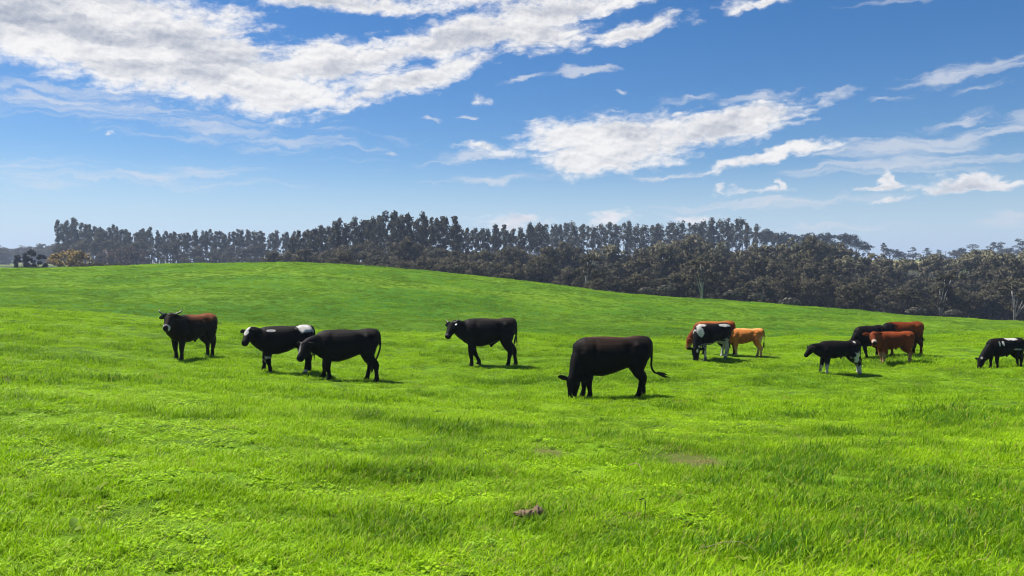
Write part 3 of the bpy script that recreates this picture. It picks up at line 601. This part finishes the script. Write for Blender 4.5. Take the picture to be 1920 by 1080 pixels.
M_TRK = plain('bark_grey', (.20, .17, .14), .85, .15, 3); M_TRP = plain('bark_pale', (.44, .41, .36), .8, .15, 3, .2); M_TRD = plain('bark_dark', (.07, .055, .045), .9, .1, 3)
def leaves(clumps, size, per, mat, flat=.8, droop=0.0):
    """many small leaf-spray faces spread through clumps (centre, radius)"""
    pts = []
    for c, r, k in clumps:
        n = max(6, int(per*k)); d = rng.normal(size=(n, 3)); d /= np.linalg.norm(d, axis=1)[:, None]
        rr = r*rng.uniform(.25, 1, n)**.6; p = np.array(c)+d*rr[:, None]*np.array([1, 1, flat]); pts.append(p)
    p = np.concatenate(pts); n = len(p)
    nn = rng.normal(size=(n, 3))+np.array([0, 0, .5]); nn /= np.linalg.norm(nn, axis=1)[:, None]
    a = np.cross(nn, rng.normal(size=(n, 3))); a[:, 2] -= droop; a /= np.linalg.norm(a, axis=1)[:, None]; b2 = np.cross(nn, a)
    s = (size*rng.uniform(.55, 1.35, n))[:, None]
    Vv = np.stack([p-a*s, p-b2*s*.55+nn*s*.12, p+a*s, p+b2*s*.5-nn*s*.1], 1).reshape(-1, 3)
    Q = np.arange(4*n).reshape(-1, 4)
    me = mesh('crown', Vv, Q, mat, True)
    # leaf sprays shade as a soft mass: normals lean outward from their clump
    cc = np.concatenate([np.tile(np.array(c, float), (max(6, int(per*k)), 1)) for c, r, k in clumps]); mid = p.mean(0)
    o1 = p-cc; o1 /= np.linalg.norm(o1, axis=1)[:, None]+1e-6; o2 = p-mid; o2 /= np.linalg.norm(o2, axis=1)[:, None]+1e-6
    nv = o1*.75+o2*.6+np.array([0, 0, .25])+rng.normal(0, .22, (n, 3)); nv /= np.linalg.norm(nv, axis=1)[:, None]
    me.normals_split_custom_set_from_vertices([tuple(q) for q in np.repeat(nv, 4, 0)])
    me.attributes.new('leaf', 'FLOAT', 'POINT').data.foreach_set('value', np.repeat(rng.random(n), 4)); return me
def proto_euc(H=16.0, per=34, mat=None, base=.42, wide=1.0, trunk=None):
    V, Fc = [], []; bend = rng.normal(0, .25, 2)
    ax = lambda t: np.array([bend[0]*math.sin(2*t), bend[1]*math.sin(2.4*t), H*t])
    tube([ax(t) for t in (-.03, .15, .35, .55, .75, .95)], [.22, .19, .15, .11, .07, .02], 6, V, Fc); cl = []
    k = int(rng.integers(13, 20))
    for i in range(k):
        t = base+(1-base)*((i+.5)/k)**.9; w = 1.75*wide*math.sin(math.pi*min(1, (t-base)/(1-base)*.80+.14))**.8
        q = rng.random()*6.283; r = w*rng.uniform(.25, .95); c = ax(t)+np.array([r*math.cos(q), r*math.sin(q), rng.normal(0, .3)])
        if t > .94: c = ax(t)
        tube([ax(max(.3, t-.10)), (ax(t-.05)+c)/2, c], [.05, .035, .012], 4, V, Fc); cl.append((c, rng.uniform(.55, .92)*wide, 1))
    if rng.random() < .6:
        for _ in range(2):
            t = base*rng.uniform(.65, 1); q = rng.random()*6.283; c = ax(t)+np.array([.9*math.cos(q), .9*math.sin(q), .2]); cl.append((c, .5, .4)); tube([ax(t-.03), c], [.035, .01], 4, V, Fc)
    return mesh('trunk', V, Fc, trunk or M_TRK, True), leaves(cl, .31, int(per*1.4), mat or M_EUC, 1.1, .5), H
def proto_broad(H=13.0, wide=4.2, mat=None, per=72, n=40, low=.22, trunk=None, size=.27):
    V, Fc = [], []; cl = []
    tube([(0, 0, -.5), (.1, 0, H*.2), (.2, .1, H*.4), (.1, .2, H*.62)], [.30, .24, .18, .08], 7, V, Fc)
    lobes = [(rng.normal(0, wide*.38), rng.normal(0, wide*.38), H*rng.uniform(.5, .88), wide*rng.uniform(.38, .6)) for _ in range(6)]
    for lx, ly, lz, lr in lobes: tube([(.15, .1, H*rng.uniform(.2, .4)), (lx*.5, ly*.5, lz*.75), (lx, ly, lz)], [.13, .08, .03], 5, V, Fc)
    for i in range(n):
        lx, ly, lz, lr = lobes[i % 6]; d = rng.normal(size=3); d /= np.linalg.norm(d); d[2] = abs(d[2])*.9-.25 if rng.random() < .8 else d[2]
        c = np.array([lx, ly, lz])+d*lr*rng.uniform(.6, 1.05); c[2] = min(max(c[2], H*low), H*.97)
        cl.append((c, rng.uniform(.6, 1.15)*wide/4.2, 1))
    for i in range(n//4):
        q = rng.random()*6.283; r = wide*rng.uniform(.3, .8); cl.append(((r*math.cos(q), r*math.sin(q), H*rng.uniform(low*.6, low*1.6)), rng.uniform(.6, 1.0), .7))
    return mesh('trunk', V, Fc, trunk or M_TRD, True), leaves(cl, size, per, mat or M_BRD, .75, .1), H
def proto_umbrella(H=15.0, mat=None, rad=3.4, up=.9, flat=True):
    """bare straight trunk, up-curving limbs and a flat-topped tufted crown"""
    V, Fc = [], []; cl = []
    tube([(0, 0, -.5), (0, 0, H*.5), (.05, 0, H*.93)], [.26, .2, .09], 7, V, Fc)
    for lev, rr, k in ((.80, 1.0, 11), (.88, .85, 10), (.95, .5, 7)):
        for i in range(k):
            q = 6.283*i/k+rng.random()*.5; r = rad*rr*rng.uniform(.75, 1.05)
            e = np.array([r*math.cos(q), r*math.sin(q), H*lev+(up if flat else -.3)])
            tube([(0, 0, H*lev-.4), (e[0]*.55, e[1]*.55, H*lev-.55), e], [.07, .05, .02], 4, V, Fc); cl.append((e, .62, 1)); cl.append((e*np.array([.72, .72, 1])-np.array([0, 0, .25]), .45, .5))
    return mesh('trunk', V, Fc, M_TRD, True), leaves(cl, .30, 34, mat or M_BRD, .5), H
def proto_bush(H=3.0, wide=2.2, mat=None, n=26, per=46, size=.2):
    V, Fc = [], []; cl = []
    for i in range(7):
        q = rng.random()*6.283; e = (wide*.5*math.cos(q), wide*.5*math.sin(q), H*.6); tube([(.1*math.cos(q), .1*math.sin(q), -.2), (e[0]*.4, e[1]*.4, H*.35), e], [.06, .04, .012], 4, V, Fc)
    for i in range(n):
        d = rng.normal(size=3); d /= np.linalg.norm(d); cl.append((np.array([d[0]*wide*.75, d[1]*wide*.75, H*.42+d[2]*H*.42]), rng.uniform(.35, .6)*wide/2.2, 1))
    return mesh('trunk', V, Fc, M_TRD, True), leaves(cl, size, per, mat or M_BRD, .85), H
PROTO = {
 'euc': [proto_euc() for _ in range(8)], 'eucl': [proto_euc(base=.56, wide=.92, per=30) for _ in range(6)], 'eucd': [proto_euc(base=.22, wide=1.15, per=36) for _ in range(5)],
 'brd': [proto_broad() for _ in range(6)], 'brdw': [proto_broad(12, 5.2, n=48) for _ in range(4)], 'olv': [proto_broad(13, 4.4, M_OLV) for _ in range(4)],
 'pale': [proto_umbrella(6.5, M_PAL, 2.6, .2) for _ in range(2)], 'ptrk': [proto_broad(14, 3.4, M_BRD, 40, 30, .42, M_TRP) for _ in range(2)],
 'umb': [proto_umbrella(15, M_BRD, 4.2, .8) for _ in range(2)], 'dome': [proto_broad(12, 6.0, M_DRK, 50, 54, .3) for _ in range(3)],
 'dark': [proto_bush(9, 2.7, M_DRK, 64, 70, .26) for _ in range(2)], 'gold': [proto_bush(5, 4.4, M_GLD, 46, 60, .24)], 'bush': [proto_bush(3.2, 2.4) for _ in range(3)], 'rus': [proto_bush(5, 4.2, M_RUS, 40, 55, .26) for _ in range(2)],
}
def tree(kind, name, px, Y, top, label, cat='tree', group=None, wx=1.0, H=None):
    tr, cr, PH = PROTO[kind][int(rng.integers(len(PROTO[kind])))]
    x = u_of(px)*Y; z = float(height([x], [Y])[0]); h = H or (EYE+(HR-top)/F*Y - z); h = max(h, 1.5); s = h/PH
    r = link(name, None, loc=(x, Y, z)); w = wx*(s**.5 if s > 1 else s**.8); r.scale = (w, w, s); r.rotation_euler = (0, 0, rng.random()*6.283)
    link('trunk', tr, r); link('crown', cr, r); tag(r, label, cat, group); return r
def build_trees():
    I = lambda px, tab: float(np.interp(px, [t[0] for t in tab], [t[1] for t in tab]))
    J = lambda s: float(rng.normal(0, s))
    # far eucalyptus row beyond the hill's left shoulder
    tabA = [(112, 418), (142, 414), (160, 424), (220, 430), (330, 436), (430, 434), (470, 433), (530, 438), (560, 438)]
    for px in np.arange(112, 562, 8.4): tree('eucl' if px > 330 else 'euc', 'eucalyptus_tree', px+J(2), 335+J(9), I(px, tabA)+J(3), 'slender hazy eucalyptus in the straight far row behind the pasture hill', group='eucalyptus row behind the hill')
    for px in np.arange(118, 560, 9): tree('euc', 'eucalyptus_tree', px+J(3), 362+J(8), I(px, tabA)+6+J(4), 'slender hazy eucalyptus in the straight far row behind the pasture hill', group='eucalyptus row behind the hill')
    for px in np.arange(122, 560, 11): tree('eucd', 'eucalyptus_tree', px+J(3), 388+J(6), I(px, tabA)+12+J(4), 'slender hazy eucalyptus in the straight far row behind the pasture hill', group='eucalyptus row behind the hill', wx=1.1)
    for px in np.arange(120, 345, 15): tree('brd', 'woodland_tree', px+J(3), 312+J(8), 452+J(7)-(8 if px < 250 else 0), 'dark bushy tree at the foot of the far eucalyptus row', group='bushy trees under the eucalyptus row')
    for px in np.arange(340, 545, 12): tree('brd', 'woodland_tree', px+J(4), 328+J(4), 466+J(6), 'dark bushy tree at the foot of the far eucalyptus row', group='bushy trees under the eucalyptus row', wx=1.3)
    for px, tp in ((232, 458), (258, 464), (205, 466)): tree('rus', 'woodland_tree', px, 285+J(4), tp, 'rounded russet-brown tree below the far eucalyptus row', group='russet trees under the eucalyptus row')
    for px in np.arange(345, 535, 11): tree('bush', 'shrub', px+J(4), 318+J(4), 481+J(5), 'low dark shrub between the far eucalyptus trunks', 'shrub', 'shrubs under the eucalyptus row')
    for px, tp, w in ((42, 466, .8), (67, 459, 1.0)): tree('dark', 'dark_tree', px, 160, tp, 'dense dark upright tree standing alone beside the golden bush', group='two dark trees by the golden bush', wx=w*1.1)
    tree('gold', 'golden_bush', 130, 150, 467, 'broad golden-leaved bush beside the two dark trees', 'bush', wx=1.05)
    for px, tp in ((215, 492), (245, 495), (285, 494), (180, 490)): tree('bush', 'shrub', px, 150, tp, 'low brown-green shrub behind the hill crest near the golden bush', 'shrub', 'shrubs behind the crest', wx=1.5)
    for i in range(64):   # distant wood, far left
        px = rng.uniform(-150, 118); tree('brdw' if i % 4 else 'euc', 'distant_tree', px, 540+J(30), 468+J(6)-(6 if px > 60 else 0), 'blue hazy tree of the distant wood beyond the two dark trees', group='distant wood at the left', wx=1.7)
    # tall eucalyptus stand in the middle
    tabB = [(545, 446), (570, 436), (600, 426), (640, 421), (690, 412), (745, 402), (780, 409), (840, 410), (856, 424)]
    for px in np.arange(545, 856, 8.6): tree('eucl' if px > 640 else 'euc', 'eucalyptus_tree', px+J(3), 232+J(8), I(px, tabB)+J(4), 'tall eucalyptus of the highest stand in the middle of the tree line', group='tall middle eucalyptus stand')
    for px in np.arange(550, 850, 17): tree('euc', 'eucalyptus_tree', px+J(4), 252+J(6), I(px, tabB)+9+J(5), 'tall eucalyptus of the highest stand in the middle of the tree line', group='tall middle eucalyptus stand')
    # open row right of it
    for px in np.arange(852, 1020, 8.5): tree('eucl', 'eucalyptus_tree', px+J(3), 270+J(6), 428+J(3.5), 'thin open-crowned eucalyptus in the lower row beside the tallest stand', group='open eucalyptus row')
    for px in np.arange(858, 1010, 19): tree('euc', 'eucalyptus_tree', px+J(4), 285+J(5), 436+J(4), 'thin open-crowned eucalyptus in the lower row beside the tallest stand', group='open eucalyptus row')
    # dense hazy ridge stand
    tabD = [(1000, 426), (1060, 420), (1150, 424), (1220, 424), (1260, 420), (1330, 415), (1390, 412), (1415, 424)]
    for px in np.arange(1004, 1420, 9.6): tree('eucd', 'eucalyptus_tree', px+J(3), 345+J(8), I(px, tabD)+J(3), 'bluish eucalyptus of the dense stand on the far ridge', group='ridge eucalyptus stand', wx=1.15)
    for px in np.arange(1010, 1415, 13): tree('euc', 'eucalyptus_tree', px+J(3), 368+J(8), I(px, tabD)+6+J(4), 'bluish eucalyptus of the dense stand on the far ridge', group='ridge eucalyptus stand', wx=1.15)
    # understorey of the middle stand
    tabU = [(520, 468), (560, 462), (610, 466), (650, 452), (700, 448), (760, 452), (840, 456), (900, 462), (1000, 462), (1060, 450), (1100, 458)]
    for px in np.arange(518, 1090, 17): tree('brd', 'woodland_tree', px+J(4), 196+J(8), I(px, tabU)+J(6), 'dark woodland tree at the foot of the tall eucalyptus stand', group='trees under the middle stand')
    for px in np.arange(600, 1080, 21): tree('brdw', 'woodland_tree', px+J(5), 152+J(6), 482+J(8)+(px-600)*.02, 'low dark woodland tree just behind the hill crest', group='low trees behind the crest')
    # dark woodland filling the valley on the right
    tabE = [(1040, 470), (1150, 457), (1240, 452), (1300, 446), (1380, 458), (1450, 452), (1520, 447), (1590, 466), (1650, 477), (1720, 483), (1790, 473), (1860, 469), (1990, 468)]
    for px in np.arange(1040, 1990, 20):
        ol = rng.random() < .62
        tree('olv' if ol else 'brd', 'woodland_tree', px+J(5), 205+J(8), I(px, tabE)+J(5), 'pale olive crown along the top of the valley wood' if ol else 'dark grey-green crown between pale olive ones along the top of the valley wood', group='upper trees of the valley wood')
    for px in np.arange(1050, 1990, 21): tree('brd', 'woodland_tree', px+J(6), 172+J(8), I(px, tabE)+24+J(8), 'dark crown in the middle of the valley wood', group='middle trees of the valley wood')
    for px in np.arange(1040, 2000, 23): tree('brdw' if rng.random() < .5 else 'brd', 'woodland_tree', px+J(6), 142+J(6), I(px, tabE)+56+J(9)+(px-1040)*.012, 'dark shaded tree along the lower edge of the valley wood', group='lower trees of the valley wood')
    for px, Y, tp in ((1315, 126, 476), (1100, 134, 470), (1765, 128, 500), (1905, 126, 497)): tree('ptrk', 'pale_trunk_tree', px, Y, tp, 'dark-crowned tree with a bare pale trunk at the wood edge', group='pale-trunked trees at the wood edge')
    for px, tp in ((1250, 536), (1212, 540), (1375, 546), (1420, 552), (1480, 560), (1720, 578), (1790, 582), (860, 498)): tree('pale', 'pale_shrub_tree', px, 121+J(2), tp, 'small pale grey flat-topped tree in front of the dark wood', group='pale small trees before the wood', wx=.9)
    # rounded hazy trees on the right-hand ridge
    for px, tp in ((1428, 432), (1450, 440), (1474, 437), (1500, 436), (1528, 436), (1556, 440), (1582, 441), (1606, 450), (1628, 456), (1516, 446), (1570, 450), (1480, 446), (1686, 466), (1668, 462)): tree('dome', 'ridge_tree', px, 420+J(12), tp+J(2), 'rounded dark blue-grey tree on the ridge above the valley wood', group='rounded ridge trees', wx=1.1)
    for px, tp in ((1436, 430), (1456, 438), (1655, 456)): tree('eucl', 'open_tree', px, 400, tp, 'feathery open tree at the end of the ridge stand', group='feathery ridge trees', wx=1.5)
    for px, tp in ((1712, 466), (1738, 462), (1760, 470), (1862, 454), (1874, 452), (1908, 450), (1928, 452)): tree('eucd', 'pointed_tree', px, 560+J(15), tp+J(2), 'hazy pointed tree by the far pale field', group='pointed trees by the far field', wx=2.5)
    for px in np.arange(1690, 1785, 12): tree('brdw', 'low_tree', px+J(3), 600+J(8), 480+J(2), 'low hazy tree along the edge of the far pale field', group='low trees along the far field', wx=1.6)
    for px in np.arange(1790, 1990, 12): tree('brdw', 'low_tree', px+J(3), 520+J(8), 472+J(3), 'low hazy tree below the flat-topped umbrella pine', group='low trees below the umbrella pine', wx=1.5)
    tree('umb', 'umbrella_pine', 1823, 540, 459, 'flat-topped umbrella pine on the far ridge', wx=1.25)
    for px, tp in ((1795, 468), (1806, 464), (1845, 466), (1893, 463)): tree('dome', 'ridge_tree', px, 545+J(10), tp, 'hazy rounded tree around the flat-topped umbrella pine', group='rounded trees by the umbrella pine', wx=1.0)
    # utility poles by the far field
    for px in (1772, 1780):
        Y = 590; x = u_of(px)*Y; z = float(height([x], [Y])[0]); top = EYE+(HR-471)/F*Y-z
        r = link('utility_pole', None, loc=(x, Y, z)); tag(r, 'thin utility pole with a crossarm beside the far pale field', 'pole', 'utility poles by the far field')
        V, Fc = tube([(0, 0, -.5), (0, 0, top)], [.22, .15], 8); link('post', mesh('post', V, Fc, M_TRK, True), r)
        V, Fc = tube([(-1.3, 0, top*.93), (1.3, 0, top*.93)], [.11, .11], 6); link('crossarm', mesh('crossarm', V, Fc, M_TRK), r)
build_trees()
# ------------------------------------------------------------------ small things in the near grass
def build_small():
    SOILM = plain('dry_clod', (.24, .17, .115), .95, .05, 25, .4); WEED = None
    m, b, out = material('weed_leaf'); rd = b.node('ShaderNodeObjectInfo').outputs['Random']
    n = b.noise(b.node('ShaderNodeTexCoord').outputs['Object'], 30, 3)
    c = b.mix(b.m('MULTIPLY', n, .8), b.mix(rd, (.17, .30, .02, 1), (.27, .34, .02, 1)), (.10, .17, .03, 1))
    p = b.node('ShaderNodeBsdfPrincipled', {'Base Color': c, 'Roughness': .75, 'Specular IOR Level': .1}); t = b.node('ShaderNodeBsdfTranslucent', {'Color': c})
    mx = b.node('ShaderNodeMixShader', [.3, p.outputs[0], t.outputs[0]]); b.t.links.new(mx.outputs[0], out.inputs[0])
    # curled clod with an upright point
    x, y, z = spot(993, 978); V = []; Fc = []; nu, nv_ = 26, 12
    for i in range(nu):
        t = i/(nu-1); L = .22
        cx = (t-.5)*L; hz = .012+.016*math.sin(math.pi*t)+.030*math.exp(-((t-.82)/.13)**2); w = .05*math.sin(math.pi*min(max(t, .02), .98))**.6
        for k in range(nv_):
            q = 6.283*k/nv_; rr = 1+.45*float(rng.normal(0, .5)); V.append((cx+.008*float(rng.normal()), w*math.cos(q)*rr, max(-.03, hz*math.sin(q)*rr+.02)))
    for i in range(nu-1):
        for k in range(nv_): k2 = (k+1) % nv_; Fc.append((i*nv_+k, i*nv_+k2, (i+1)*nv_+k2, (i+1)*nv_+k))
    o = link('earth_clod', mesh('earth_clod', V, Fc, SOILM, True), loc=(x, y, z+.022)); tag(o, 'brown curled clod with an upright tip lying in the grass', 'clod')
    # dead stalks
    ST = plain('dry_stalk', (.36, .30, .17), .8, .2, 30); TW = plain('dark_twig', (.03, .025, .02), .9, .1, 30)
    for nm, a, bq, mt, r, lb in (('dry_stalk', (1180, 888), (1208, 902), ST, .0035, 'pale bent dry stalk lying on the grass'), ('dark_twig', (1200, 958), (1210, 985), TW, .004, 'short dark twig sticking up from the grass'), ('dry_stalk', (1325, 1052), (1440, 1056), ST, .0025, 'long thin straight brown stalk lying flat in the grass')):
        p0 = np.array(spot(*a)); p1 = np.array(spot(*bq)); md = (p0+p1)/2+np.array([.03, 0, .06])
        c0 = p0.copy(); V, Fc = tube([p0-c0+[0, 0, .07], (p0+md)/2-c0+[.01, 0, .075], md-c0+[0, 0, .05], p1-c0+[0, 0, .03]], [r, r*.9, r*.8, r*.4], 6)
        o = link(nm, mesh(nm, V, Fc, mt, True), loc=tuple(c0)); tag(o, lb, 'stalk' if nm == 'dry_stalk' else 'twig')
    # broad-leaved weeds
    def leafmesh(L, w):
        V = []; Fc = []; k = 7
        for i in range(k):
            t = i/(k-1); ww = w*math.sin(math.pi*min(1, .08+t*.92))**.75; zz = L*(.50*t-.42*t*t)
            V += [(L*t, -ww, zz+.25*ww), (L*t, 0, zz), (L*t, ww, zz+.25*ww)]
        for i in range(k-1):
            for s in (0, 1): Fc.append((3*i+s, 3*i+s+1, 3*i+s+4, 3*i+s+3))
        return mesh('leaf', V, Fc, m, True)
    LM = [leafmesh(.085, .024), leafmesh(.065, .026), leafmesh(.10, .02)]
    def weed(px, row, n, sc, label, group=None, up=.5):
        x, y, z = spot(px, row); r = link('broadleaf_weed', None, loc=(x, y, z+.05*sc)); r.scale = (sc,)*3; tag(r, label, 'weed', group)
        for i in range(n):
            o = link('leaf', LM[int(rng.integers(3))], r); o.rotation_euler = (rng.normal(0, .25), -rng.uniform(.05, up), 6.283*i/n+rng.normal(0, .3)); s = rng.uniform(.7, 1.15); o.scale = (s,)*3; o.location = (0, 0, rng.uniform(0, .03))
    weed(182, 934, 6, .8, 'small rounded-leaf weed in a dark hollow of the grass')
    weed(128, 1014, 3, .9, 'weed with one broad yellow-green leaf turned up')
    weed(1485, 921, 6, .8, 'leafy weed spreading flat beside a dark gap in the grass')
    weed(1610, 968, 5, .7, 'pale weed with narrow leaves among short grass')
    weed(1395, 1070, 7, .6, 'largest bushy yellow-green weed, with a full rosette of leaves')
    for px, row in ((8, 980), (50, 946), (75, 995), (100, 955), (118, 1040), (215, 905), (205, 872), (300, 934), (330, 932), (365, 960), (165, 875), (30, 895), (810, 912), (778, 1000), (700, 990), (870, 874), (965, 926), (1730, 955), (1450, 928)):
        weed(px, row, int(rng.integers(3, 6)), rng.uniform(.4, .62), 'small yellow-green broadleaf weed scattered in the near grass', 'broadleaf weeds in the near grass')
build_small()
# ------------------------------------------------------------------ haze
def build_haze():
    h = 2750.0; z0, z1 = -40.0, 46.0
    V = [(sx*h, sy*h, z) for z in (z0, z1) for sx, sy in ((-1, -1), (1, -1), (1, 1), (-1, 1))]
    Fc = [(3, 2, 1, 0), (4, 5, 6, 7), (0, 1, 5, 4), (1, 2, 6, 5), (2, 3, 7, 6), (3, 0, 4, 7)]
    m = bpy.data.materials.new('haze_air'); m.use_nodes = True; t = m.node_tree; t.nodes.clear(); b = NB(t)
    out = b.node('ShaderNodeOutputMaterial'); pv = b.node('ShaderNodeVolumePrincipled', {'Color': (.60, .74, .98, 1), 'Density': .00036, 'Anisotropy': .2})
    t.links.new(pv.outputs[0], out.inputs['Volume'])
    o = link('haze', mesh('haze', V, Fc, m)); tag(o, 'thin blue haze in the air over the far trees', 'haze', kind='stuff')
build_haze()
